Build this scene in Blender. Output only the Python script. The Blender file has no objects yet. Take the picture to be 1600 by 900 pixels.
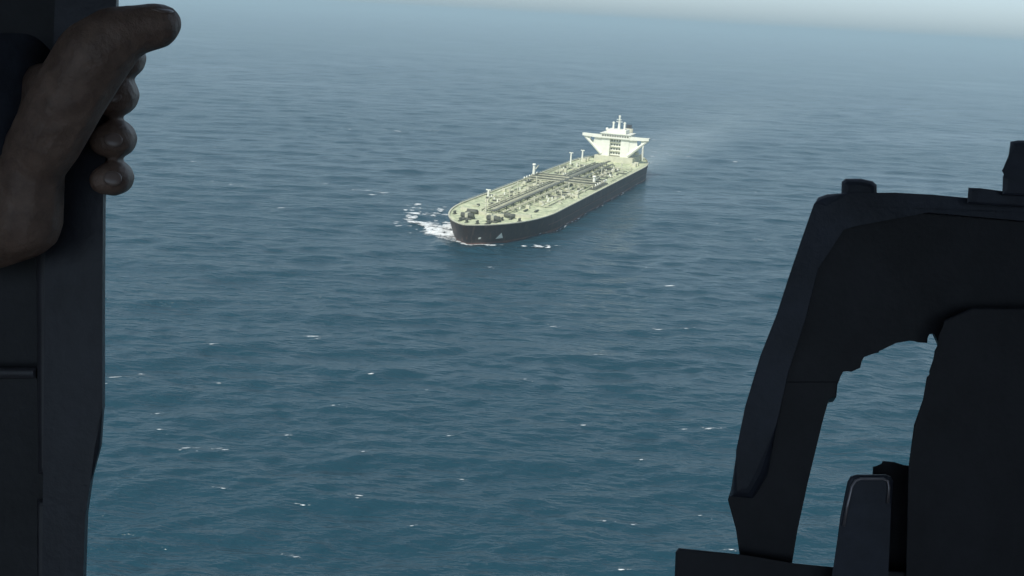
import bpy, bmesh, math, random
import numpy as np
from mathutils import Vector, Matrix
random.seed(7); rng = np.random.default_rng(11)
sc = bpy.context.scene
C = sc.collection
R = math.radians

# ------------------------------------------------------------------ camera
H = 120.0                       # helicopter height over the sea
FPX = 1716.0                    # focal length in pixels of a 1600 wide frame
PITCH, ROLL = R(14.03), R(3.3)
camd = bpy.data.cameras.new('camera'); cam = bpy.data.objects.new('camera', camd); C.objects.link(cam)
camd.sensor_width = 36.0; camd.lens = 36.0 * FPX / 1600.0
camd.clip_start = 0.02; camd.clip_end = 200000.0
CAMR = Matrix.Rotation(math.pi/2 - PITCH, 4, 'X') @ Matrix.Rotation(ROLL, 4, 'Z')
cam.matrix_world = Matrix.Translation((0, 0, H)) @ CAMR
sc.camera = cam

# ------------------------------------------------------------------ light
SUN_EL, SUN_AZ = R(50), R(212)          # azimuth clockwise from +Y
SUN = Vector((math.sin(SUN_AZ)*math.cos(SUN_EL), math.cos(SUN_AZ)*math.cos(SUN_EL), math.sin(SUN_EL)))
w = bpy.data.worlds.new('World'); sc.world = w; w.use_nodes = True
nt = w.node_tree
sky = nt.nodes.new('ShaderNodeTexSky'); sky.sky_type = 'NISHITA'; sky.sun_disc = False
sky.sun_elevation = SUN_EL; sky.sun_rotation = SUN_AZ
sky.altitude = 100; sky.air_density = 1.0; sky.dust_density = 1.0; sky.ozone_density = 2.0
hs = nt.nodes.new('ShaderNodeHueSaturation'); hs.inputs['Saturation'].default_value = 0.34      # milky, moisture-laden air
tint = nt.nodes.new('ShaderNodeMix'); tint.data_type = 'RGBA'; tint.blend_type = 'MULTIPLY'
tint.inputs[0].default_value = 1.0; tint.inputs[7].default_value = (0.79, 0.96, 1.09, 1)
nt.links.new(sky.outputs[0], hs.inputs['Color']); nt.links.new(hs.outputs[0], tint.inputs[6])
nt.links.new(tint.outputs[2], nt.nodes['Background'].inputs[0])
nt.nodes['Background'].inputs[1].default_value = 0.13
sl = bpy.data.lights.new('sun', 'SUN'); sl.energy = 4.0; sl.angle = R(0.6); sl.color = (1.0, 0.95, 0.84)
so = bpy.data.objects.new('sun', sl); C.objects.link(so)
so.rotation_euler = SUN.to_track_quat('Z', 'Y').to_euler(); so.location = (0, 0, 500)
sc.view_settings.view_transform = 'Standard'; sc.view_settings.look = 'None'
sc.view_settings.gamma = 1.0; sc.view_settings.exposure = 0.0
sc.cycles.use_denoising = True
sc.cycles.max_bounces = 6; sc.cycles.volume_bounces = 1

# ------------------------------------------------------------------ materials
def mat(name, col, rough=0.6, metal=0.0, var=0.0, scale=1.0, bump=0.0, spec=0.5, col2=None):
    m = bpy.data.materials.new(name); m.use_nodes = True
    n, l = m.node_tree.nodes, m.node_tree.links
    b = n['Principled BSDF']
    b.inputs['Roughness'].default_value = rough; b.inputs['Metallic'].default_value = metal
    b.inputs['Specular IOR Level'].default_value = spec
    b.inputs['Base Color'].default_value = (*col, 1)
    if var or bump or col2:
        tc = n.new('ShaderNodeTexCoord')
        nz = n.new('ShaderNodeTexNoise'); nz.inputs['Scale'].default_value = scale
        nz.inputs['Detail'].default_value = 6; nz.inputs['Roughness'].default_value = 0.65
        l.new(tc.outputs['Object'], nz.inputs['Vector'])
        mx = n.new('ShaderNodeMix'); mx.data_type = 'RGBA'
        c2 = col2 or tuple(c*(1-var) for c in col); c1 = col if col2 else tuple(min(1, c*(1+var)) for c in col)
        mx.inputs[6].default_value = (*c1, 1); mx.inputs[7].default_value = (*c2, 1)
        mr = n.new('ShaderNodeMapRange'); mr.inputs[1].default_value = 0.35; mr.inputs[2].default_value = 0.68
        l.new(nz.outputs[0], mr.inputs[0]); l.new(mr.outputs[0], mx.inputs[0])
        l.new(mx.outputs[2], b.inputs['Base Color'])
        if bump:
            bp = n.new('ShaderNodeBump'); bp.inputs['Strength'].default_value = bump
            bp.inputs['Distance'].default_value = 0.3/scale
            l.new(nz.outputs[0], bp.inputs['Height']); l.new(bp.outputs[0], b.inputs['Normal'])
    return m

M_hull = mat('hull_paint', (0.016, 0.013, 0.014), 0.6, var=0.35, scale=0.09, col2=(0.050, 0.030, 0.022))
M_boot = mat('boot_top_paint', (0.13, 0.06, 0.045), 0.6, var=0.35, scale=0.15)
def streaks(m):               # rust and water streaks running down the plating
    n, l = m.node_tree.nodes, m.node_tree.links; b = n['Principled BSDF']
    src = b.inputs['Base Color'].links[0].from_socket
    tc = n.new('ShaderNodeTexCoord'); mp = n.new('ShaderNodeMapping'); mp.inputs['Scale'].default_value = (0.55, 0.55, 0.045)
    nz = n.new('ShaderNodeTexNoise'); nz.inputs['Scale'].default_value = 1.0; nz.inputs['Detail'].default_value = 5
    mr = n.new('ShaderNodeMapRange'); mr.inputs[1].default_value = 0.56; mr.inputs[2].default_value = 0.74; mr.inputs[4].default_value = 0.75
    mx = n.new('ShaderNodeMix'); mx.data_type = 'RGBA'; mx.inputs[7].default_value = (0.15, 0.085, 0.055, 1)
    l.new(tc.outputs['Object'], mp.inputs[0]); l.new(mp.outputs[0], nz.inputs['Vector']); l.new(nz.outputs[0], mr.inputs[0])
    l.new(mr.outputs[0], mx.inputs[0]); l.new(src, mx.inputs[6]); l.new(mx.outputs[2], b.inputs['Base Color'])
streaks(M_hull)
M_deck = mat('deck_paint', (0.68, 0.70, 0.46), 0.7, scale=0.25, col2=(0.28, 0.33, 0.20))
M_pipe = mat('pipe_paint', (0.40, 0.40, 0.29), 0.5, var=0.3, scale=0.4)
M_dark = mat('dark_deck_gear', (0.09, 0.095, 0.075), 0.6, var=0.4, scale=0.5)
M_white = mat('white_ship_paint', (0.86, 0.86, 0.76), 0.5, scale=0.25, col2=(0.76, 0.76, 0.66))
M_cream = mat('cream_ship_paint', (0.56, 0.55, 0.42), 0.6, var=0.12, scale=0.4)
M_glass = mat('ship_window_glass', (0.16, 0.16, 0.13), 0.2)
M_funnel = mat('funnel_paint', (0.05, 0.05, 0.055), 0.5, var=0.3, scale=0.5)
M_orange = mat('lifeboat_orange', (0.55, 0.16, 0.04), 0.5, var=0.15, scale=1)
M_cab = mat('cabin_lining', (0.06, 0.062, 0.07), 0.75, var=0.35, scale=14, bump=0.15)
M_post = mat('post_paint', (0.030, 0.031, 0.043), 0.5, var=0.3, scale=22, bump=0.12)
M_panel = mat('panel_plastic', (0.022, 0.022, 0.027), 0.6, var=0.3, scale=25, bump=0.1)
M_rim = mat('rim_rubber', (0.06, 0.058, 0.068), 0.5, var=0.2, scale=20)
M_eq = mat('equipment_paint', (0.031, 0.036, 0.054), 0.55, var=0.35, scale=18, bump=0.15)
M_eqd = mat('equipment_dark', (0.018, 0.018, 0.024), 0.6, var=0.3, scale=18, bump=0.1)
M_edge = mat('edge_highlight_metal', (0.28, 0.26, 0.28), 0.35, metal=0.6, var=0.3, scale=40)  # pale metal for the highlight drawn along the latch box edge
M_sleeve = mat('sleeve_cloth', (0.03, 0.034, 0.05), 0.9, var=0.3, scale=60, bump=0.4)
M_nail = mat('nail', (0.24, 0.175, 0.155), 0.3)

def skin_mat():
    m = mat('skin', (0.25, 0.165, 0.13), 0.5, var=0.0, scale=120, bump=0.7, col2=(0.15, 0.095, 0.075))
    b = m.node_tree.nodes['Principled BSDF']
    b.inputs['Subsurface Weight'].default_value = 0.08
    b.inputs['Subsurface Radius'].default_value = (0.006, 0.002, 0.001)
    return m
M_skin = skin_mat()

# ------------------------------------------------------------------ helpers
def obj(name, bm, m, parent=None, smooth=False):
    me = bpy.data.meshes.new(name)
    bmesh.ops.recalc_face_normals(bm, faces=bm.faces[:])
    bm.to_mesh(me); bm.free()
    if smooth:
        for p in me.polygons: p.use_smooth = True
    me.materials.append(m)
    o = bpy.data.objects.new(name, me); C.objects.link(o)
    if parent: o.parent = parent
    return o
def dup(o, loc, parent, rotz=0.0):
    c = o.copy(); C.objects.link(c); c.parent = parent; c.location = loc; c.rotation_euler = (0, 0, rotz)
    return c
def empty(name, loc=(0, 0, 0), rz=0):
    o = bpy.data.objects.new(name, None); C.objects.link(o); o.location = loc; o.rotation_euler = (0, 0, rz)
    return o
def tag(o, label=None, cat=None, group=None, kind=None):
    if label: o['label'] = label
    if cat: o['category'] = cat
    if group: o['group'] = group
    if kind: o['kind'] = kind
    return o
def B(bm, x0, x1, y0, y1, z0, z1, bev=0.0):
    vs = [bm.verts.new((x, y, z)) for z in (z0, z1) for x, y in ((x0, y0), (x1, y0), (x1, y1), (x0, y1))]
    fs = [bm.faces.new([vs[i] for i in f]) for f in ((3,2,1,0), (4,5,6,7), (0,1,5,4), (1,2,6,5), (2,3,7,6), (3,0,4,7))]
    if bev:
        es = list({e for f in fs for e in f.edges})
        bmesh.ops.bevel(bm, geom=es, offset=bev, segments=2, affect='EDGES', profile=0.5)
    return bm
def tube(bm, pts, rad, n=8, caps=True):
    rads = rad if isinstance(rad, (list, tuple)) else [rad]*len(pts)
    pts = [Vector(p) for p in pts]; rings = []
    for i, p in enumerate(pts):
        d = (pts[min(i+1, len(pts)-1)] - pts[max(i-1, 0)]).normalized()
        a = d.cross(Vector((0, 0, 1)))
        if a.length < 1e-3: a = d.cross(Vector((1, 0, 0)))
        a.normalize(); b = d.cross(a)
        rings.append([bm.verts.new(p + (a*math.cos(2*math.pi*k/n) + b*math.sin(2*math.pi*k/n))*rads[i]) for k in range(n)])
    for r0, r1 in zip(rings, rings[1:]):
        for k in range(n): bm.faces.new((r0[k], r0[(k+1) % n], r1[(k+1) % n], r1[k]))
    if caps: bm.faces.new(rings[0][::-1]); bm.faces.new(rings[-1])
    return bm
def prism(bm, poly, off, bev=0.0, seg=2):
    """poly: list of 3D points of one face, extruded by vector off"""
    off = Vector(off)
    a = [bm.verts.new(p) for p in poly]; b = [bm.verts.new(Vector(p) + off) for p in poly]
    n = len(a); fs = [bm.faces.new(a[::-1]), bm.faces.new(b)]
    for i in range(n): fs.append(bm.faces.new((a[i], a[(i+1) % n], b[(i+1) % n], b[i])))
    if bev:
        es = list({e for f in fs[:2] for e in f.edges})
        bmesh.ops.bevel(bm, geom=es, offset=bev, segments=seg, affect='EDGES', profile=0.5)
    return bm
def NB(): return bmesh.new()

# ------------------------------------------------------------------ sea
NW = 90
lam = np.exp(rng.uniform(np.log(4.5), np.log(75), NW))
ang = rng.normal(R(-74), R(27), NW)           # travel direction, mostly towards the viewer
kx, ky = 2*np.pi/lam*np.cos(ang), 2*np.pi/lam*np.sin(ang)
ph = rng.uniform(0, 2*np.pi, NW)
amp = 0.0050*lam**0.88*np.exp(-(lam/62.0)**4)*rng.uniform(.5, 1.5, NW)
def wave(x, y, cell=0.3):
    z = np.zeros_like(x)
    for k in range(NW):
        wgt = np.clip((lam[k]/(2.6*cell)) - 1.0, 0, 1)
        s = np.sin(kx[k]*x + ky[k]*y + ph[k])
        z = z + wgt*amp[k]*(s + 0.25*s*s)
    return z

SHIP_L, SHIP_B, FB = 365.0, 57.5, 10.8
AFT = Vector((math.sin(R(18.35)), math.cos(R(18.35)), 0))
BOW = Vector((-26.5, 563.0, 0))
SHIP_C = BOW + AFT*(SHIP_L/2)
SHIP_RZ = math.atan2(-AFT.y, -AFT.x)
def ship_xy(x, y):            # world -> ship local (forward, port)
    dx, dy = x - SHIP_C.x, y - SHIP_C.y; c, s = math.cos(SHIP_RZ), math.sin(SHIP_RZ)
    return c*dx + s*dy, -s*dx + c*dy

def build_sea():
    r = np.concatenate([np.linspace(2, 110, 16)[:-1], 110*np.exp(np.arange(0, 900)*0.0037), np.geomspace(110*np.exp(900*0.0037), 40000, 46)[1:]])
    a_f = np.linspace(-38, 38, 520); a_r = np.linspace(38, 322, 110)[1:-1]
    a = np.radians(np.concatenate([a_f, a_r])); NA, NR = len(a), len(r)
    da = np.concatenate([np.full(len(a_f), np.radians(76/519)), np.full(len(a_r), np.radians(284/109))])
    rr, aa = np.meshgrid(r, a, indexing='ij')
    x, y = rr*np.sin(aa), rr*np.cos(aa)
    dr = np.gradient(r)
    cell = np.maximum(rr*da[None, :], dr[:, None])
    z = wave(x, y, cell)
    u, v = ship_xy(x, y)
    # wake: flattened water behind the stern and beside the hull
    s = -(u + SHIP_L/2)
    wake = np.where(s > -10, np.exp(-(v/(24 + np.maximum(s, 0)*0.05))**2)*np.clip((s+10)/20, 0, 1)*np.exp(-np.maximum(s, 0)/520), 0)
    lee = np.exp(-((v-45)/26)**2)*np.exp(-((u+20)/150)**4)
    z *= 1 - 0.4*wake; z *= 1 - 0.55*lee
    # bow wave rolling off both shoulders
    sb = SHIP_L/2 - u
    for side in (1, -1):
        crest = side*v - (14 + sb*0.62)
        z += np.where((sb > -12) & (sb < 130), 1.1*np.exp(-(crest/4.5)**2)*np.exp(-np.maximum(sb, 0)/55), 0)
        c2 = side*v - (36 + sb*0.30)
        for q in range(5):
            z += np.where(sb > 20, 0.22*np.exp(-((c2-q*15)/5)**2)*np.exp(-np.maximum(sb-20, 0)/400)*np.clip((sb-20)/40, 0, 1), 0)
    co = np.stack([x, y, z], -1).reshape(-1, 3)
    co = np.vstack([co, [[0, 0, 0]]])
    i, j = np.meshgrid(np.arange(NR-1), np.arange(NA), indexing='ij'); j2 = (j+1) % NA
    quads = np.stack([i*NA+j, (i+1)*NA+j, (i+1)*NA+j2, i*NA+j2], -1).reshape(-1, 4)
    jt = np.arange(NA); tris = np.stack([np.full(NA, NR*NA), jt, (jt+1) % NA], -1)
    me = bpy.data.meshes.new('sea')
    nq, ntq = len(quads), len(tris)
    me.vertices.add(len(co)); me.vertices.foreach_set('co', co.ravel().astype(np.float32))
    me.loops.add(nq*4 + ntq*3); me.loops.foreach_set('vertex_index', np.concatenate([quads.ravel(), tris.ravel()]).astype(np.int32))
    me.polygons.add(nq + ntq)
    ls = np.concatenate([np.arange(nq)*4, nq*4 + np.arange(ntq)*3]).astype(np.int32)
    me.polygons.foreach_set('loop_start', ls)
    me.polygons.foreach_set('use_smooth', np.ones(nq+ntq, dtype=bool))
    me.update(calc_edges=True)
    at = me.attributes.new('wake', 'FLOAT', 'POINT')
    wv = np.concatenate([wake.ravel(), [0]]).astype(np.float32); at.data.foreach_set('value', wv)
    me.validate()
    o = bpy.data.objects.new('sea', me); C.objects.link(o); o['kind'] = 'structure'
    m = bpy.data.materials.new('sea_water'); m.use_nodes = True; me.materials.append(m)
    n, l = m.node_tree.nodes, m.node_tree.links; b = n['Principled BSDF']
    b.inputs['Roughness'].default_value = 0.2; b.inputs['IOR'].default_value = 1.33
    tc = n.new('ShaderNodeTexCoord')
    def noise(scale, stretch, det=4, rot=0.0):
        mp = n.new('ShaderNodeMapping'); mp.inputs['Scale'].default_value = (stretch, 1, 1); mp.inputs['Rotation'].default_value = (0, 0, rot)
        l.new(tc.outputs['Object'], mp.inputs['Vector'])
        z_ = n.new('ShaderNodeTexNoise'); z_.inputs['Scale'].default_value = scale; z_.inputs['Detail'].default_value = det
        z_.inputs['Roughness'].default_value = 0.6
        l.new(mp.outputs[0], z_.inputs['Vector']); return z_.outputs[0]
    big = noise(0.006, 0.55, 3, 0.25)
    # deep water colour drifts a little between green-blue and blue
    mx = n.new('ShaderNodeMix'); mx.data_type = 'RGBA'
    mx.inputs[6].default_value = (0.0055, 0.0355, 0.053, 1); mx.inputs[7].default_value = (0.0075, 0.046, 0.071, 1)
    l.new(big, mx.inputs[0])
    wk = n.new('ShaderNodeAttribute'); wk.attribute_name = 'wake'
    wn = n.new('ShaderNodeMath'); wn.operation = 'MULTIPLY'; l.new(wk.outputs['Fac'], wn.inputs[0]); l.new(noise(0.05, 0.5, 6, 0.2), wn.inputs[1])
    mx2 = n.new('ShaderNodeMix'); mx2.data_type = 'RGBA'; mx2.inputs[7].default_value = (0.30, 0.36, 0.36, 1)
    wm = n.new('ShaderNodeMath'); wm.operation = 'MULTIPLY'; wm.inputs[1].default_value = 1.0
    l.new(wn.outputs[0], wm.inputs[0]); l.new(wm.outputs[0], mx2.inputs[0]); l.new(mx.outputs[2], mx2.inputs[6])
    l.new(mx2.outputs[2], b.inputs['Base Color'])
    # ripples: three scales of bump, weaker in the wake, varied by gust patches
    st = n.new('ShaderNodeMapRange'); st.inputs[1].default_value = 0.3; st.inputs[2].default_value = 0.7
    st.inputs[3].default_value = 0.22; st.inputs[4].default_value = 0.95; l.new(big, st.inputs[0])
    iv = n.new('ShaderNodeMath'); iv.operation = 'MULTIPLY_ADD'; iv.inputs[1].default_value = -0.2; iv.inputs[2].default_value = 1
    l.new(wk.outputs['Fac'], iv.inputs[0])
    ms = n.new('ShaderNodeMath'); ms.operation = 'MULTIPLY'; l.new(st.outputs[0], ms.inputs[0]); l.new(iv.outputs[0], ms.inputs[1])
    prev = None
    for scale, stre, dist, rot in ((0.055, 0.36, 5.0, -0.25), (0.22, 0.40, 2.5, -0.12), (0.75, 0.45, 0.7, 0.1)):
        bp = n.new('ShaderNodeBump'); bp.inputs['Distance'].default_value = dist
        l.new(ms.outputs[0], bp.inputs['Strength']); l.new(noise(scale, stre, 3, rot), bp.inputs['Height'])
        if prev: l.new(prev, bp.inputs['Normal'])
        prev = bp.outputs[0]
    l.new(prev, b.inputs['Normal'])
    return o
build_sea()

# foam: ragged sheets lying on the waves
def foam_mat():
    m = bpy.data.materials.new('sea_foam'); m.use_nodes = True
    n, l = m.node_tree.nodes, m.node_tree.links; b = n['Principled BSDF']
    b.inputs['Base Color'].default_value = (0.80, 0.83, 0.84, 1); b.inputs['Roughness'].default_value = 0.8
    at = n.new('ShaderNodeAttribute'); at.attribute_name = 'thick'
    tc = n.new('ShaderNodeTexCoord'); nz = n.new('ShaderNodeTexNoise')
    nz.inputs['Scale'].default_value = 0.75; nz.inputs['Detail'].default_value = 7; nz.inputs['Roughness'].default_value = 0.7
    l.new(tc.outputs['Object'], nz.inputs['Vector'])
    a = n.new('ShaderNodeMath'); a.operation = 'ADD'; l.new(at.outputs['Fac'], a.inputs[0]); l.new(nz.outputs[0], a.inputs[1])
    mr = n.new('ShaderNodeMapRange'); mr.inputs[1].default_value = 0.72; mr.inputs[2].default_value = 1.25
    l.new(a.outputs[0], mr.inputs[0]); l.new(mr.outputs[0], b.inputs['Alpha'])
    return m
M_foam = foam_mat()
class Foam:
    def __init__(s): s.v = []; s.f = []; s.t = []
    def patch(s, cx, cy, lx, ly, rot, thick=0.7, lift=0.08, hump=0.0):
        n, base = 12, len(s.v); c, sn = math.cos(rot), math.sin(rot)
        jit = [random.uniform(0.65, 1.15) for _ in range(n)]
        pts = [(cx, cy, thick)]
        for ring, t in ((0.55, thick*0.75), (1.0, 0.0)):
            for k in range(n):
                a = 2*math.pi*k/n; q = ring*jit[k]
                px, py = lx*q*math.cos(a), ly*q*math.sin(a) + 0.25*ly*math.cos(a)**2
                pts.append((cx + c*px - sn*py, cy + sn*px + c*py, t))
        xs = np.array([p[0] for p in pts]); ys = np.array([p[1] for p in pts]); z = wave(xs, ys)
        for (px, py, t), zz in zip(pts, z): s.v.append((px, py, zz + lift + hump*t)); s.t.append(t)
        for k in range(n):
            k2 = (k+1) % n
            s.f.append((base, base+1+k, base+1+k2)); s.f.append((base+1+k, base+1+n+k, base+1+n+k2, base+1+k2))
    def build(s, name, label, cat):
        me = bpy.data.meshes.new(name); me.from_pydata(s.v, [], s.f); me.materials.append(M_foam)
        a = me.attributes.new('thick', 'FLOAT', 'POINT'); a.data.foreach_set('value', np.array(s.t, np.float32))
        for p in me.polygons: p.use_smooth = True
        o = bpy.data.objects.new(name, me); C.objects.link(o)
        return tag(o, label, cat, kind='stuff')
def sea_at(px, py):
    d = CAMR.to_3x3() @ Vector(((px-800)/FPX, -(py-450)/FPX, -1)); t = -H/d.z
    return d.x*t, d.y*t

# ------------------------------------------------------------------ tanker
tanker = empty('oil_tanker', (SHIP_C.x, SHIP_C.y, 0), SHIP_RZ)
tag(tanker, 'long dark-hulled oil tanker with pale beige deck and white bridge at its stern', 'ship')
L2 = SHIP_L/2
def stem(z): return L2 - 4.5*(1 - max(0, min(1, z/FB)))
def half(x, z):
    t = max(0.0, min(1.0, z/FB))
    ent = 84 - 12*t; d = stem(z) - x
    b = SHIP_B/2
    if d < ent:
        q = 1 - max(d, 0)/ent; b *= (1 - q**2.0)**(0.70)
    s = x + L2; run = 66
    if s < run:
        q = 1 - s/run; b *= 1 - (0.50 + 0.30*(1-t))*q**2.2
    return b
fr = [0.0] + [1 - math.cos(math.pi/2*i/26) for i in range(1, 27)]
stations = sorted(set([round(0.24*f, 5) for f in fr] + [0.24 + 0.76*i/30 for i in range(31)]))
zs = [-2.0, -0.4, 1.2, 1.25, 4.0, 7.5, 10.0, FB]
def hull_mesh(za):
    bm = NB(); grid = []
    for side in (1, -1):
        g = []
        for f in stations:
            col = []
            for z in za:
                x = stem(z) - f*(stem(z) + L2)
                hb = half(x, z) if f > 0 else 0.0
                sheer = 1.0*max(0, 1 - f/0.13)**2*(z/FB if z > 0 else 0)
                col.append(bm.verts.new((x, side*hb, z + sheer)))
            g.append(col)
        grid.append(g)
        for a, b_ in zip(g, g[1:]):
            for k in range(len(za)-1): bm.faces.new((a[k], b_[k], b_[k+1], a[k+1]))
    p, s_ = grid[0][-1], grid[1][-1]
    for k in range(len(za)-1): bm.faces.new((p[k], s_[k], s_[k+1], p[k+1]))
    bmesh.ops.remove_doubles(bm, verts=bm.verts[:], dist=0.001)
    return bm
hull = obj('hull', hull_mesh([1.3, 4.0, 7.0, 9.2, FB]), M_hull, tanker, smooth=False)
boot = obj('boot_top', hull_mesh([-2.0, 0.0, 1.3]), M_boot, tanker)
# deck 0.5 m under the top of the side plating
DZ = FB - 0.45
bm = NB(); pv, sv = [], []
for f in stations:
    x = stem(FB) - f*(stem(FB) + L2); hb = half(x, FB) - 0.02 if f > 0 else 0.0
    zz = DZ + 1.0*max(0, 1 - f/0.13)**2
    pv.append(bm.verts.new((x, max(hb, 0), zz))); sv.append(bm.verts.new((x, -max(hb, 0), zz)))
for i in range(len(stations)-1): bm.faces.new((pv[i], pv[i+1], sv[i+1], sv[i]))
bmesh.ops.remove_doubles(bm, verts=bm.verts[:], dist=0.001)
deck = obj('deck', bm, M_deck, tanker)
# gunwale: pale cap rail on each side
for side in (1, -1):
    bm = NB(); prev = None
    for f in stations:
        x = stem(FB) - f*(stem(FB) + L2); hb = half(x, FB) if f > 0 else 0.05
        z = FB + 1.0*max(0, 1 - f/0.13)**2
        q = [bm.verts.new((x, side*(hb - 0.75), z - 0.25)), bm.verts.new((x, side*(hb + 0.06), z - 0.25)), bm.verts.new((x, side*(hb + 0.06), z + 0.2)), bm.verts.new((x, side*(hb - 0.75), z + 0.2))]
        if prev:
            for k in range(4): bm.faces.new((prev[k], prev[(k+1) % 4], q[(k+1) % 4], q[k]))
        prev = q
    obj('gunwale', bm, M_cream, tanker)
# rubbing streak along each side
for side in (1, -1):
    bm = NB(); prev = None
    for f in [0.16 + 0.70*i/24 for i in range(25)]:
        z = 5.2; x = stem(z) - f*(stem(z)+L2); hb = half(x, z)
        q = [bm.verts.new((x, side*(hb-0.1), z-0.22)), bm.verts.new((x, side*(hb+0.12), z-0.22)), bm.verts.new((x, side*(hb+0.12), z+0.22)), bm.verts.new((x, side*(hb-0.1), z+0.22))]
        if prev:
            for k in range(4): bm.faces.new((prev[k], prev[(k+1) % 4], q[(k+1) % 4], q[k]))
        prev = q
    obj('rubbing_strake', bm, M_boot, tanker)
# white triangle and small mark on the bow
def hull_mark(xa, xb, z0, z1, tri):
    for side in (1,):
        bm = NB()
        def P(x, z): return (x, side*(half(x, z) + 0.12), z)
        pts = [P(xa, z0), P(xb, z0), P((xa+xb)/2, z1)] if tri else [P(xa, z0), P(xb, z0), P(xb, z1), P(xa, z1)]
        prism(bm, pts, (0.0, -0.08, 0))
        obj('hull_mark', bm, M_white, hull)
hull_mark(L2-20.0, L2-15.6, 3.0, 6.2, True)
hull_mark(L2-7.6, L2-6.6, 3.6, 4.6, False)

# pipes along the middle of the deck
pz = DZ + 2.2
X0, X1 = -L2 + 70, L2 - 44
proto = None
for i, (y, rad, m) in enumerate([(-7.6, .45, M_pipe), (-6.0, .32, M_pipe), (-4.8, .32, M_dark), (-3.4, .55, M_pipe), (-1.7, .55, M_pipe), (5.4, .5, M_pipe), (7.0, .36, M_pipe)]):
    obj('pipe', tube(NB(), [(X0 + random.uniform(0, 8), y, pz - 0.3*(i % 2)), (X1 - random.uniform(0, 12), y, pz - 0.3*(i % 2))], rad, 8), m, tanker, True)
cw = obj('catwalk', B(NB(), X0 - 6, X1 + 6, 0.6, 2.9, pz + 0.9, pz + 1.15), M_dark, tanker)
for y in (0.62, 2.88):
    for zz in (0.6, 1.15): obj('handrail', tube(NB(), [(X0-6, y, pz+1.15+zz), (X1+6, y, pz+1.15+zz)], 0.05, 5), M_cream, cw)
sup = None
for i in range(20):
    x = X0 + 4 + i*(X1-X0-8)/19
    if sup is None:
        bm = NB(); B(bm, -.25, .25, -8.6, 8.2, 1.25, 1.6)
        for y in (-8.4, -2.6, 1.7, 8.0): B(bm, -.2, .2, y-.2, y+.2, 0, 3.0 if y == 1.7 else 1.25)
        sup = obj('pipe_support', bm, M_dark, tanker); sup.location = (x, 0, DZ)
    else: dup(sup, (x, 0, DZ), tanker)
# transverse manifold amidships
for k, x in enumerate((-17, -11.5, -6, -0.5, 5, 10.5)):
    obj('manifold_pipe', tube(NB(), [(x, -24.5, DZ+2.9), (x, 24.5, DZ+2.9)], 0.48, 8), M_pipe if k % 2 else M_dark, tanker, True)
for side in (1, -1):
    dt = obj('drip_tray', B(NB(), -20, 13.5, min(side*21.5, side*25.5), max(side*21.5, side*25.5), DZ, DZ+0.9), M_dark, tanker)
    for x in (-17, -11.5, -6, -0.5, 5, 10.5):
        obj('flange', tube(NB(), [(x, side*24.5, DZ+2.9), (x, side*25.1, DZ+2.9)], 0.85, 10), M_white if x % 2 else M_cream, dt)
        obj('pipe_stand', B(NB(), x-.25, x+.25, side*22.8-.25, side*22.8+.25, DZ+.88, DZ+2.5), M_cream, dt)
# branch lines and valves over the tank tops
val = None
for ix in range(8):
    for side in (1, -1):
        x = X0 + 12 + ix*26.5
        obj('branch_pipe', tube(NB(), [(x, side*8.4, DZ+1.1), (x, side*16, DZ+1.1), (x, side*16, DZ+.1)], 0.28, 7), M_pipe, tanker, True)
        for yy, dx in ((13.5, 5), (21, -6)):
            if val is None:
                bm = NB(); tube(bm, [(0, 0, 0), (0, 0, 1.0)], 1.1, 12); tube(bm, [(0, 0, 1.0), (0, 0, 1.25)], 1.25, 12); tube(bm, [(0, 0, 1.25), (0, 0, 1.9)], .15, 6)
                val = obj('tank_hatch', bm, M_cream, tanker); val.location = (x+dx, side*yy, DZ)
            else: dup(val, (x+dx, side*yy, DZ), tanker)
# deck stiffener runs and dark patches of gear
for y, xa, xb in ((-12.5, -70, 60), (-18.5, -90, 90), (12.0, -85, 85), (18.0, -60, 95), (-24, -95, 70), (24.5, -95, -30)):
    obj('service_line', tube(NB(), [(xa, y, DZ+.55), (xb, y, DZ+.55)], 0.22, 6), M_dark if abs(y) < 13 else M_pipe, tanker, True)
for i in range(14):
    y = random.choice((-1, 1))*random.uniform(9.5, 26); xa = random.uniform(-105, 60); xb = min(xa + random.uniform(25, 90), 100)
    obj('service_line', tube(NB(), [(xa, y, DZ+.5), (xb, y, DZ+.5)], random.uniform(.15, .3), 6), random.choice((M_dark, M_pipe, M_white)), tanker, True)
for i in range(16):
    x = -100 + i*13.2; side = random.choice((-1, 1)); y0, y1 = random.uniform(8.5, 12), random.uniform(17, 26)
    obj('cross_line', tube(NB(), [(x, side*y0, DZ+.75), (x, side*y1, DZ+.75)], random.uniform(.18, .34), 6), random.choice((M_dark, M_pipe)), tanker, True)
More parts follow.
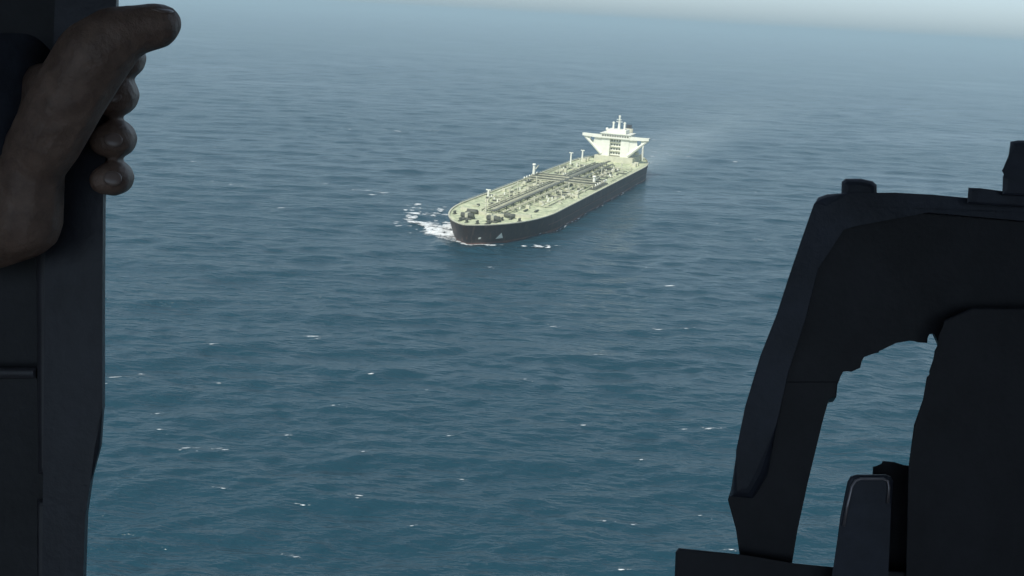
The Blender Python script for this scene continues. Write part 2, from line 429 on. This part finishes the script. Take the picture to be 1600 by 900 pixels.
# vent posts and derrick posts
vent = None
for x, y, h in ((-88, -14, 6), (-62, 10, 5), (-36, -14, 6), (-30, 12, 5), (24, -12, 6), (30, 12, 5), (56, -14, 6), (86, -9, 5.5), (96, 10, 5), (60, 16, 4.5), (-90, 18, 5)):
    bm = NB(); tube(bm, [(0, 0, 0), (0, 0, h)], .32, 7); tube(bm, [(0, 0, h), (0, 0, h+.8)], .65, 7)
    v = obj('vent_post', bm, M_cream, tanker); v.location = (x, y, DZ)
def derrick(x, y, h, jib, ang):
    bm = NB(); tube(bm, [(0, 0, 0), (0, 0, h)], [1.15, .85], 10); tube(bm, [(0, 0, h), (0, 0, h+.7)], [1.4, 1.0], 10)
    c = obj('crane_post', bm, M_white, tanker); c.location = (x, y, DZ)
    e = Vector((math.cos(ang)*jib, math.sin(ang)*jib, h*.78))
    bm = NB(); tube(bm, [(0, 0, h*.55), e], [.6, .35], 7); obj('jib', bm, M_cream, c)
    bm = NB(); tube(bm, [(0, 0, h+.4), e], .09, 5); obj('stay', bm, M_dark, c)
    bm = NB(); B(bm, -1.2, 1.2, -1.2, 1.2, 0, 1.4); obj('crane_base', bm, M_cream, c)
derrick(-7, -24, 10, 14, R(185)); derrick(-3, 20, 6.5, 13, R(178))
for x, y, h in ((-102, -25, 9), (88, -22, 5.5), (-124, -22, 9)):
    bm = NB(); tube(bm, [(0, 0, 0), (0, 0, h)], [.75, .5], 8); B(bm, -.35, .35, -1.5, 1.5, h-.6, h)
    p = obj('signal_post', bm, M_white, tanker); p.location = (x, y, DZ)
# small fittings, valves and lockers crowding the pipe deck
fit = [obj('deck_fitting', B(NB(), -.9, .9, -.7, .7, 0, 1.3, .1), M_dark, tanker), obj('deck_fitting', tube(NB(), [(0, 0, 0), (0, 0, 2.0)], [.55, .4], 8), M_white, tanker),
       obj('deck_fitting', B(NB(), -2.2, 2.2, -.5, .5, 0, .9, .1), M_pipe, tanker), obj('deck_fitting', B(NB(), -1.1, 1.1, -1.1, 1.1, 0, 1.9, .1), M_cream, tanker), obj('deck_fitting', B(NB(), -.5, .5, -3.2, 3.2, .3, 1.0, .1), M_dark, tanker)]
for f_ in fit: f_.location = (random.uniform(-20, 40), random.uniform(-12, -9), DZ)
for i in range(300):
    q = random.random(); x = -95 + 215*(q**1.35); y = random.choice((-1, 1))*abs(random.gauss(0, 11)) + random.choice((0, 9, -9))
    if abs(y) > 24 or -1 < y < 4: continue
    dup(random.choice(fit), (x, y, DZ), tanker, random.choice((0, 0, math.pi/2)))
# railings with stanchions along both deck edges
for side in (1, -1):
    rp = [(x, side*(half(x, FB)-1.0)) for x in np.linspace(-L2+6, L2-62, 60)]
    rl = obj('railing', tube(NB(), [(x, y, FB+1.3) for x, y in rp], .07, 5), M_cream, tanker)
    bm = NB(); tube(bm, [(x, y, FB+.7) for x, y in rp], .05, 5)
    for x, y in rp: tube(bm, [(x, y, FB-.4), (x, y, FB+1.3)], .07, 4)
    obj('stanchions', bm, M_cream, rl)
# forecastle: breakwater, windlasses, bollards, foremast
bm = NB(); prism(bm, [(L2-47, -21, DZ), (L2-37, 0, DZ), (L2-47, 21, DZ), (L2-48, 21, DZ), (L2-38.2, 0, DZ), (L2-48, -21, DZ)], (0, 0, 1.8)); obj('breakwater', bm, M_cream, tanker)
for side in (1, -1):
    wz = DZ + .1
    wl = obj('windlass', B(NB(), L2-27, L2-19, side*7.5-3, side*7.5+3, wz, wz+1.0, .1), M_dark, tanker)
    obj('winch_drum', tube(NB(), [(L2-23, side*7.5-3.6, wz+2.1), (L2-23, side*7.5+3.6, wz+2.1)], 1.35, 12), M_dark, wl, True)
    obj('gearbox', B(NB(), L2-25.3, L2-21, side*7.5-.9, side*7.5+.9, wz+1, wz+3.6, .2), M_pipe, wl)
    obj('anchor_chain', B(NB(), L2-19, L2-10.5, side*7.5-.45, side*7.5+.45, wz+.5, wz+1.1), M_dark, wl)
    for x, y in ((-14, 8), (-33, 19), (-36, 13), (-30, 10), (-10.5, 3)):
        bm = NB()
        for d in (-.9, .9): tube(bm, [(d, 0, 0), (d, 0, 1.5)], .5, 8); tube(bm, [(d, 0, 1.5), (d, 0, 1.75)], .65, 8)
        B(bm, -1.8, 1.8, -.8, .8, 0, .25)
        b_ = obj('bollard', bm, M_dark, tanker); b_.location = (L2+x, side*y, DZ + 1.0*max(0, 1-(-x/SHIP_L)/.13)**2)
    obj('mooring_winch', tube(NB(), [(L2-39.5, side*11-3, DZ+1.5), (L2-39.5, side*11+3, DZ+1.5)], 1.2, 10), M_dark, tanker, True)
fm = obj('foremast', tube(NB(), [(L2-31, 0, DZ), (L2-31, 0, DZ+11)], [.55, .3], 8), M_cream, tanker)
obj('crosstree', B(NB(), L2-31.3, L2-30.7, -2, 2, DZ+8, DZ+8.4), M_cream, fm)

# accommodation block and bridge
TX0, TX1 = -L2+27, -L2+44          # aft and fore faces of the tower
acc = obj('accommodation_block', B(NB(), TX0, TX1-2.2, -11, 11, DZ, DZ+18.5), M_white, tanker)
for y0, y1 in ((-11.2, -4.4), (4.4, 11.2)):
    tw = obj('tower_bay', B(NB(), TX0+4, TX1, y0, y1, DZ, DZ+18.4), M_white, acc)
obj('deckhouse', B(NB(), -L2+12, TX1+2.5, -15.5, 15.5, DZ+.01, DZ+4.6), M_cream, tanker)
for lev in range(4):
    z = DZ + 5.8 + lev*3.3
    obj('balcony', B(NB(), TX1-2.3, TX1-.6, -4.35, 4.35, z-.6, z-.3), M_cream, acc)
    for y in (-3.2, -1.1, 1.1, 3.2):
        obj('window', B(NB(), TX1-2.25, TX1-2.1, y-.6, y+.6, z+.5, z+1.7), M_glass, acc)
BZ = DZ + 18.5
br = obj('bridge', B(NB(), TX0+1, TX1+1.5, -11.6, 11.6, BZ+.05, BZ+3.5), M_white, tanker)
for y in np.linspace(-10, 10, 11):
    obj('window', B(NB(), TX1+1.45, TX1+1.6, y-.7, y+.7, BZ+1.5, BZ+2.7), M_glass, br)
obj('bridge_roof', B(NB(), TX0+.3, TX1+2.2, -12.4, 12.4, BZ+3.52, BZ+3.9), M_white, br)
for side in (1, -1):
    wing = obj('bridge_wing', prism(NB(), [(TX1-6.5, side*11.65, BZ-.3), (TX1+1.2, side*11.65, BZ-.3), (TX1+1.2, side*26.8, BZ+.5), (TX1-5.0, side*26.8, BZ+.5)], (0, 0, 1.8)), M_white, tanker)
    for x in (TX1-.6, TX1-4.6):
        obj('wing_brace', tube(NB(), [(x, side*10.6, BZ-12.5), (x, side*18, BZ-6.0), (x, side*25.5, BZ+.4)], [1.5, 1.2, .9], 6), M_white, wing)
    obj('wing_web', prism(NB(), [(TX1-.75, side*11.22, BZ-11.5), (TX1-.75, side*11.22, BZ-.35), (TX1-.75, side*17.0, BZ-.1), (TX1-.75, side*18.2, BZ-5.9), (TX1-.75, side*14.0, BZ-9.6)], (0.3, 0, 0)), M_white, wing)
    obj('wing_web', prism(NB(), [(TX1-.75, side*20.5, BZ-3.6), (TX1-.75, side*20.5, BZ+.1), (TX1-.75, side*25.5, BZ+.3)], (0.3, 0, 0)), M_white, wing)
    wb = obj('wing_bulwark', B(NB(), TX1+.9, TX1+1.15, min(side*11.7, side*26.8), max(side*11.7, side*26.8), BZ+1.4, BZ+2.7), M_white, wing)
# monkey island, masts and domes
mi = obj('upper_bridge', B(NB(), TX0+3, TX1-1.5, -7.6, 7.6, BZ+3.92, BZ+6.8, .2), M_white, tanker)
mm = obj('radar_mast', tube(NB(), [(TX0+8, 0, BZ+6.8), (TX0+8, 0, BZ+16.5)], [1.1, .6], 8), M_white, tanker)
obj('yardarm', B(NB(), TX0+7.6, TX0+8.4, -2.4, 2.4, BZ+12.4, BZ+12.9), M_white, mm)
obj('radar_scanner', B(NB(), TX0+9, TX0+9.6, -2.0, 2.0, BZ+14.2, BZ+14.6), M_white, mm)
obj('lantern', tube(NB(), [(TX0+8, 0, BZ+16.2), (TX0+8, 0, BZ+17.6)], .9, 8), M_white, mm)
for y, h, r_ in ((-4.6, 5.6, .8), (4.4, 5.8, .85)):
    ps = obj('aerial_post', tube(NB(), [(TX0+8, y, BZ+6.8), (TX0+8, y, BZ+6.8+h)], [r_, r_*.8], 8), M_white, tanker)
    obj('crosspiece', B(NB(), TX0+7.7, TX0+8.3, y-1.1, y+1.1, BZ+5.6+h, BZ+6.1+h), M_white, ps)
bm = NB(); bmesh.ops.create_icosphere(bm, subdivisions=2, radius=1.2, matrix=Matrix.Translation((TX0+12, -8.6, BZ+6.6))); tube(bm, [(TX0+12, -8.6, BZ+3.8), (TX0+12, -8.6, BZ+6.0)], .5, 7)
obj('satellite_dome', bm, M_white, tanker, True)
# engine casing and funnel
cas = obj('engine_casing', B(NB(), -L2+15, TX0-.05, -8, 8, DZ+4.62, DZ+16), M_white, tanker)
fun = obj('funnel', tube(NB(), [(-L2+20, 4.5, DZ+16), (-L2+19.6, 4.5, DZ+25)], [4.0, 3.4], 16), M_cream, tanker, True)
for y in (3.0, 4.5, 6.0): obj('exhaust_pipe', tube(NB(), [(-L2+19.6, y, DZ+24.5), (-L2+19.2, y, DZ+28)], .7, 8), M_funnel, fun)
# lifeboats, stern crane posts, stern gear
for side in (1, -1):
    bm = NB(); bmesh.ops.create_uvsphere(bm, u_segments=14, v_segments=8, radius=1, matrix=Matrix.Translation((TX0+5, side*15.4, DZ+7.4)) @ Matrix.Diagonal((4.6, 1.6, 1.5, 1)))
    lb = obj('lifeboat', bm, M_cream, tanker, True)
    for x in (TX0+2, TX0+8):
        obj('davit', tube(NB(), [(x, side*13.0, DZ+4.5), (x, side*13.2, DZ+9.6), (x, side*15.4, DZ+10.2), (x, side*15.4, DZ+8.6)], .3, 6), M_white, lb)
    pp = obj('stores_crane', tube(NB(), [(-L2+16, side*16.6, DZ), (-L2+16, side*16.6, DZ+13)], [.95, .75], 8), M_white, tanker)
    obj('crane_arm', tube(NB(), [(-L2+16, side*16.6, DZ+12.4), (-L2+25, side*18.5, DZ+10)], [.6, .35], 6), M_white, pp)
    obj('mooring_winch', tube(NB(), [(-L2+6, side*7-3, DZ+1.5), (-L2+6, side*7+3, DZ+1.5)], 1.2, 10), M_dark, tanker, True)
    for x in (TX1+6, TX1+14):
        obj('store_locker', B(NB(), x, x+3.5, side*20-1.7, side*20+1.7, DZ, DZ+2.6, .1), M_cream, tanker)

# ------------------------------------------------------------------ foam on the water
fo = Foam()
def splash(x0, y0, x1, y1, n, s0, s1, wid, th=(0.45, 0.9), hump=0.0):
    for _ in range(n):
        t = random.random(); a, b_ = sea_at(x0 + (x1-x0)*t + random.gauss(0, wid), y0 + (y1-y0)*t + random.gauss(0, wid*.35))
        fo.patch(a, b_, random.uniform(s0, s1)*1.3, random.uniform(s0, s1), random.gauss(0.1, .4), random.uniform(*th), 0.35, hump)
splash(712, 376, 700, 352, 26, 2.0, 4.6, 5, (.42, .85), hump=1.6)
splash(700, 366, 668, 356, 18, 1.8, 4.2, 7, (.4, .8), hump=1.2)
splash(690, 372, 655, 352, 22, 2, 5.5, 4, hump=1.2)
splash(646, 352, 640, 335, 12, 2, 4.5, 4, hump=.8)
splash(655, 340, 692, 326, 10, 1.6, 4.0, 5)
splash(712, 374, 672, 350, 40, 2.0, 4.0, 6, (.3, .62), hump=.6)
splash(706, 378, 775, 388, 44, 1.6, 3.2, 3, (.5, .9))
splash(775, 387, 870, 386, 20, 1.2, 2.8, 4)
splash(690, 345, 640, 322, 22, 1.0, 3.0, 8, (.3, .6))
splash(650, 362, 612, 350, 14, .8, 2.2, 7, (.3, .6))
splash(640, 330, 660, 318, 6, 1.2, 2.6, 5)
tag(fo.build('bow_foam', 'broken white foam thrown up around the tanker bow', 'foam'))
fo = Foam()
for i in range(60):       # churned water trailing behind the stern
    s = random.expovariate(1/110.0); v = random.gauss(0, 9 + s*.05)
    p = SHIP_C + AFT*(L2 + 4 + s) + Vector((AFT.y, -AFT.x, 0))*v
    fo.patch(p.x, p.y, random.uniform(2, 6), random.uniform(3, 9), -0.3, random.uniform(.22, .42), 0.2)
for i in range(46):       # thin line of foam along the port waterline
    x = L2 - 40 - i*5.4; v = half(x, 0) + random.uniform(.5, 2.2)
    q = Matrix.Rotation(SHIP_RZ, 3, 'Z') @ Vector((x, v, 0)) + SHIP_C
    fo.patch(q.x, q.y, random.uniform(2, 4.5), random.uniform(.6, 1.1), SHIP_RZ, random.uniform(.25, .6), 0.3)
tag(fo.build('wake_foam', 'thin pale foam trailing along the tanker side and stern', 'foam'))
fo = Foam()
caps = [(765,425,10),(1045,450,14),(240,655,8),(338,608,8),(290,706,16),(350,708,14),(162,612,8),(911,664,10),(1108,676,22),(565,772,14),(348,769,9),(459,882,12),(970,895,12),(1088,793,9),(1140,864,9),(823,207,6),(862,510,10),(867,521,8),(1030,520,16),(1072,518,9),(190,582,22),(226,897,9),(440,697,7),(572,697,7),(575,600,9),(490,527,20),(326,549,9),(246,680,8),(465,812,9),(945,823,8),(985,807,8),(300,255,10),(330,285,9),(332,232,5),(250,268,7),(600,305,14),(510,287,12),(575,297,18),(580,308,16),(440,326,14),(360,290,9),(545,205,8),(620,206,14),(680,207,12),(1150,255,9),(1220,230,8),(1190,380,8),(1120,350,9),(1060,300,7),(1180,300,8),(700,690,7),(820,600,8),(930,560,10),(640,840,8),(720,760,8),(1000,720,7),(520,640,8)]
for px, py, wpx in caps:
    x, y = sea_at(px, py); sc_ = math.hypot(x, y)/FPX
    # slide to the nearest crest
    xs = x + np.linspace(-5, 5, 21)*0; ys = y + np.linspace(-6, 6, 25); zz = wave(np.full(25, x), ys); y = float(ys[int(np.argmax(zz))])
    L_ = wpx*sc_*0.75; rot = random.gauss(0.24, .15)
    fo.patch(x, y, L_, max(L_*.26, .35), rot, random.uniform(.55, .9), .12)
    fo.patch(x + L_*random.choice((-1, 1))*1.2, y + L_*.3, L_*1.6, max(L_*.22, .3), rot, random.uniform(.28, .42), .11)
    for q in range(random.randint(1, 3)):
        fo.patch(x + random.gauss(0, L_*1.3), y + random.gauss(0, L_*.8), L_*random.uniform(.3, .8), L_*.2, rot, random.uniform(.3, .5), .1)
for i in range(240):
    r_, a_ = random.uniform(180, 1900), R(random.uniform(-60, 60))
    x, y = r_*math.sin(a_), r_*math.cos(a_); u, v = ship_xy(x, y)
    if abs(u) < L2+20 and abs(v) < 60: continue
    ys = y + np.linspace(-10, 10, 41); zz = wave(np.full(41, x), ys); y = float(ys[int(np.argmax(zz))])
    L_ = random.uniform(.5, 1.8)
    fo.patch(x, y, L_, L_*.28, random.gauss(.12, .2), random.uniform(.3, .75), .12)
tag(fo.build('whitecaps', 'small scattered whitecaps breaking on the open sea', 'foam'))

# ------------------------------------------------------------------ helicopter cabin
CR = CAMR.to_3x3(); CPOS = Vector((0, 0, H))
EX, EY, EZ = CR @ Vector((1, 0, 0)), CR @ Vector((0, 1, 0)), CR @ Vector((0, 0, -1))
def at(px, py, d):            # design frame of the cabin parts: where a measured point stands d metres away
    return CPOS + (EX*((px-800)/FPX) - EY*((py-450)/FPX) + EZ)*d
def slab(poly, d, thick, m, name, parent=None, bev=0.004, seg=3, face=None):
    """outline measured at distance d, given real thickness away from the viewer"""
    cx = sum(p[0] for p in poly if -200 < p[0] < 1800)/max(1, sum(-200 < p[0] < 1800 for p in poly)); cy = sum(min(max(p[1], 0), 900) for p in poly)/len(poly)
    ax = (at(cx if face is None else face, cy, 1) - CPOS).normalized()
    bm = NB(); prism(bm, [at(x, y, d) for x, y in poly], ax*thick, bev, seg)
    return obj(name, bm, m, parent, smooth=False)
# shell: ceiling, floor and three walls behind and beside the camera
cab = [('ceiling', (-1.3, 1.3, -1.3, 0.95, 0.62, 0.70)), ('floor', (-1.3, 1.3, -1.3, 0.80, -1.18, -1.10)),
       ('wall_back', (-1.3, 1.3, -1.38, -1.302, -1.10, -0.25)), ('wall_left', (-1.38, -1.302, -1.3, 0.95, -1.18, 0.70)), ('wall_right', (1.302, 1.38, -1.3, 0.95, -1.18, 0.70))]
for nme, (x0, x1, y0, y1, z0, z1) in cab:
    o = obj(nme, B(NB(), x0, x1, y0, y1, z0+H, z1+H), M_cab); o['kind'] = 'structure'
# left: door post (grab bar), the panel behind it
post = empty('door_post', at(115, 2700, .455)); 
tag(post, 'dark upright door post gripped by the hand', 'post')
def under(o, p):
    o.parent = p; o.matrix_parent_inverse = p.matrix_basis.inverted(); return o
pz0 = [(186, -1100), (182, 0), (171, 160), (161, 310), (160, 480), (160, 640), (156, 700), (141, 755), (133, 810), (130, 900), (120, 2600), (40, 2600), (66, 900), (70, 420), (86, 0), (92, -1100)]
under(slab(pz0, .456, .015, M_post, 'bar', bev=.0035, seg=4, face=300), post)
pan = empty('side_panel', at(-200, 2700, .50))
tag(pan, 'black ribbed side panel behind the door post', 'panel')
under(slab([(-700, -1100), (140, -1100), (130, 300), (124, 2600), (-760, 2600)], .492, .02, M_panel, 'panel_sheet', bev=.003), pan)
under(slab([(56, 380), (76, 380), (76, 742), (60, 742)], .476, .018, M_rim, 'upright_rib', bev=.003), pan)
under(slab([(-700, 570), (57, 574), (57, 592), (-700, 590)], .478, .016, M_rim, 'cross_rib', bev=.003), pan)
under(slab([(58, 780), (72, 780), (70, 2600), (54, 2600)], .478, .016, M_rim, 'upright_rib', bev=.003), pan)

# right: slanted mount with an open gap
D = .86
eq = empty('equipment_mount', at(1500, 1500, D+.05))
tag(eq, 'dark slanted equipment mount with an open gap through it', 'mount')
beam = [(1276, 318), (1281, 309), (1292, 304), (1330, 303), (1400, 303), (1455, 306), (1510, 311), (1600, 316), (1900, 330), (1900, 560), (1475, 560), (1462, 519), (1450, 520), (1449, 536), (1434, 535), (1421, 530), (1400, 536), (1374, 546), (1373, 551), (1348, 556), (1344, 575), (1330, 581), (1316, 578), (1309, 600), (1200, 600), (1192, 555), (1216, 490), (1236, 430)]
under(slab(beam, D+.012, .05, M_eqd, 'back_shell', bev=.0012), eq)
rimt = [(1272, 318), (1278, 307), (1292, 302), (1330, 301), (1400, 301), (1455, 304), (1510, 309), (1600, 314), (1900, 328), (1900, 360), (1600, 345), (1450, 332), (1330, 336), (1306, 344), (1296, 360), (1278, 420), (1258, 500), (1232, 580), (1214, 660), (1198, 745), (1176, 782), (1139, 779), (1150, 705), (1164, 636), (1188, 556), (1214, 490), (1232, 434), (1252, 375)]
under(slab(rimt, D-.004, .030, M_eq, 'raised_rim', bev=.009, seg=4), eq)
strut = [(1200, 596), (1309, 596), (1307, 620), (1293, 622), (1285, 660), (1262, 755), (1246, 829), (1238, 878), (1233, 920), (1160, 920), (1156, 870), (1150, 828), (1137, 781), (1150, 740), (1170, 680)]
under(slab(strut, D+.0112, .06, M_eqd, 'side_strut', bev=.0012), eq)
under(slab([(1314, 310), (1315, 284), (1321, 279), (1345, 279), (1364, 283), (1370, 289), (1371, 310)], D+.002, .04, M_eq, 'knob', bev=.005), eq)
under(slab([(1511, 318), (1513, 293), (1532, 294), (1570, 299), (1620, 303), (1620, 325)], D-.02, .06, M_eq, 'step_block', bev=.003), eq)
under(slab([(1566, 305), (1567, 275), (1573, 272), (1579, 221), (1590, 219), (1900, 224), (1900, 320)], D-.03, .09, M_eq, 'upper_post', bev=.004), eq)
col = [(1475, 500), (1471, 527), (1460, 549), (1456, 582), (1448, 589), (1442, 624), (1428, 664), (1420, 724), (1416, 900), (1410, 2600), (1900, 2600), (1900, 480), (1520, 480)]
under(slab(col, D-.012, .14, M_eqd, 'column', bev=.0022), eq)
under(slab([(1362, 760), (1364, 729), (1377, 727), (1379, 720), (1399, 722), (1400, 725), (1424, 728), (1424, 900), (1362, 900)], D+.03, .05, M_eqd, 'bracket', bev=.001), eq)
under(slab([(1055, 862), (1060, 856), (1155, 866), (1240, 880), (1300, 886), (1420, 893), (1420, 1000), (1050, 990)], D-.008, .10, M_eqd, 'ledge', bev=.003), eq)
boxp = [(1309, 838), (1313, 806), (1324, 752), (1329, 744), (1338, 741), (1384, 741), (1392, 744), (1396, 752), (1392, 800), (1388, 900), (1386, 960), (1290, 960), (1302, 886)]
bx = under(slab(boxp, D-.03, .05, M_eq, 'latch_box', bev=.004, seg=3), eq)
bm = NB(); tube(bm, [at(x, y, D-.0315) for x, y in ((1318, 822), (1325, 786), (1331, 760), (1337, 751), (1345, 748), (1380, 748), (1387, 752), (1389, 762), (1387, 786))], .0011, 8)
e_ = obj('chrome_edge_highlight', bm, M_edge, None, True); e_.parent = bx; e_.matrix_parent_inverse = bx.matrix_basis.inverted()  # thin pale strip modelled as the highlight on the box's chrome edge

# ------------------------------------------------------------------ the hand
person = empty('person', at(-900, 300, .50))
tag(person, "person's bare left hand in a dark sleeve gripping the door post, thumb pointing outward", 'person')
def ball_chain(bm, pts):
    """pts: (px,py,depth,radius_m) joined by tapered capsules"""
    P = [(at(a, b_, d), r_) for a, b_, d, r_ in pts]
    for (p, r0), (q, r1) in zip(P, P[1:]):
        n = max(2, int((q-p).length/(0.22*min(r0, r1))))
        for k in range(n+1):
            t = k/n; c = p.lerp(q, t); r_ = r0 + (r1-r0)*t
            bmesh.ops.create_icosphere(bm, subdivisions=2, radius=r_, matrix=Matrix.Translation(c))
bm = NB(); mm_ = .001
# thumb lying over the front of the post
ball_chain(bm, [(255, 36, .424, 7.2*mm_), (243, 41, .422, 8.9*mm_), (208, 48, .419, 9.7*mm_), (180, 58, .417, 11.6*mm_), (145, 90, .417, 14.2*mm_), (108, 150, .420, 14.2*mm_), (74, 215, .424, 13.8*mm_), (50, 258, .429, 12.5*mm_), (34, 345, .436, 15.8*mm_), (-15, 350, .442, 19*mm_), (-80, 330, .450, 22*mm_), (-170, 250, .455, 25*mm_)])
# palm to the left of the post
ball_chain(bm, [(50, 150, .456, 13*mm_), (20, 200, .462, 15*mm_), (-10, 290, .466, 16*mm_), (-60, 360, .462, 20*mm_)])
ball_chain(bm, [(104, 140, .430, 12*mm_), (45, 150, .462, 13*mm_)]); ball_chain(bm, [(60, 235, .430, 13*mm_), (0, 240, .464, 14*mm_)])
# four fingers: round the back of the post, tips showing at its far edge
for (y0, y1, y2, r_, ex) in ((112, 90, 90, 9.3, 10), (142, 145, 147, 9.9, -3), (208, 214, 216, 8.7, -2), (265, 274, 277, 8.0, -4)):
    ball_chain(bm, [(40, y0, .488, 10.0*mm_), (90, y0, .496, r_*1.05*mm_), (160, y1, .496, r_*mm_), (182+ex, y1, .480, r_*.98*mm_), (185+ex, y2, .458, r_*.96*mm_), (180+ex, y2+2, .4475, r_*.92*mm_), (166+ex, y2+5, .4455, r_*.74*mm_)])
# wrist and forearm leaving towards the person on the left
ball_chain(bm, [(40, 200, .446, 17*mm_), (-90, 210, .452, 23*mm_), (-260, 200, .456, 25*mm_), (-600, 210, .470, 31*mm_), (-1000, 300, .49, 38*mm_)])
body = obj('hand', bm, M_skin, None, True)
rm = body.modifiers.new('remesh', 'REMESH'); rm.mode = 'VOXEL'; rm.voxel_size = .0011; rm.use_smooth_shade = True
sm = body.modifiers.new('smooth', 'SMOOTH'); sm.factor = .6; sm.iterations = 6
under(body, person)
# nails
def nail(px, py, d, nx, rx, ry, tilt=0):
    bm = NB(); bmesh.ops.create_uvsphere(bm, u_segments=14, v_segments=8, radius=1)
    n_ = nx.normalized(); a = (EY - n_*EY.dot(n_)).normalized(); b_ = a.cross(n_)
    Mx = Matrix((( *(b_*rx), ), ( *(a*ry), ), ( *(n_*.0009), ))).transposed().to_4x4()
    bmesh.ops.transform(bm, matrix=Matrix.Translation(at(px, py, d)) @ Mx, verts=bm.verts[:])
    under(obj('fingernail', bm, M_nail, None, True), person)
for ny, ex_ in ((149, 0), (219, 1), (279, 0)): nail(176+ex_, ny, .4402, (-EZ*.9 + EX*.32 + EY*.12), 0.0036, .0031)
nail(250, 14, .4195, (EY*.9 - EZ*.35 + EX*.25), .0052, .0050)
sl_ = NB(); N_ = 30; pts_, rad_ = [], []
for k in range(N_):
    t = k/(N_-1); pts_.append(at(50 - 1000*t, 168 + 40*t, .440 + .045*t)); rad_.append(.0290 + .020*t + (.0012*math.sin(k*1.9) + random.uniform(-.0008, .0008))*(1 if k > 1 else 0))
tube(sl_, pts_, rad_, 40)
slv = under(obj('sleeve', sl_, M_sleeve, None, True), person)
# ------------------------------------------------------------------ haze
hz = obj('haze', B(NB(), -41000, 41000, -41000, 41000, -5, H+24), bpy.data.materials.new('haze_air'))
hz['kind'] = 'stuff'; hz['label'] = 'pale even haze over the open sea'; hz['category'] = 'haze'
hm = hz.data.materials[0]; hm.use_nodes = True; n = hm.node_tree.nodes
n.remove(n['Principled BSDF']); pv_ = n.new('ShaderNodeVolumePrincipled')
pv_.inputs['Color'].default_value = (0.55, 0.71, 0.785, 1); pv_.inputs['Density'].default_value = 0.00016
hm.node_tree.links.new(pv_.outputs[0], n['Material Output'].inputs['Volume'])
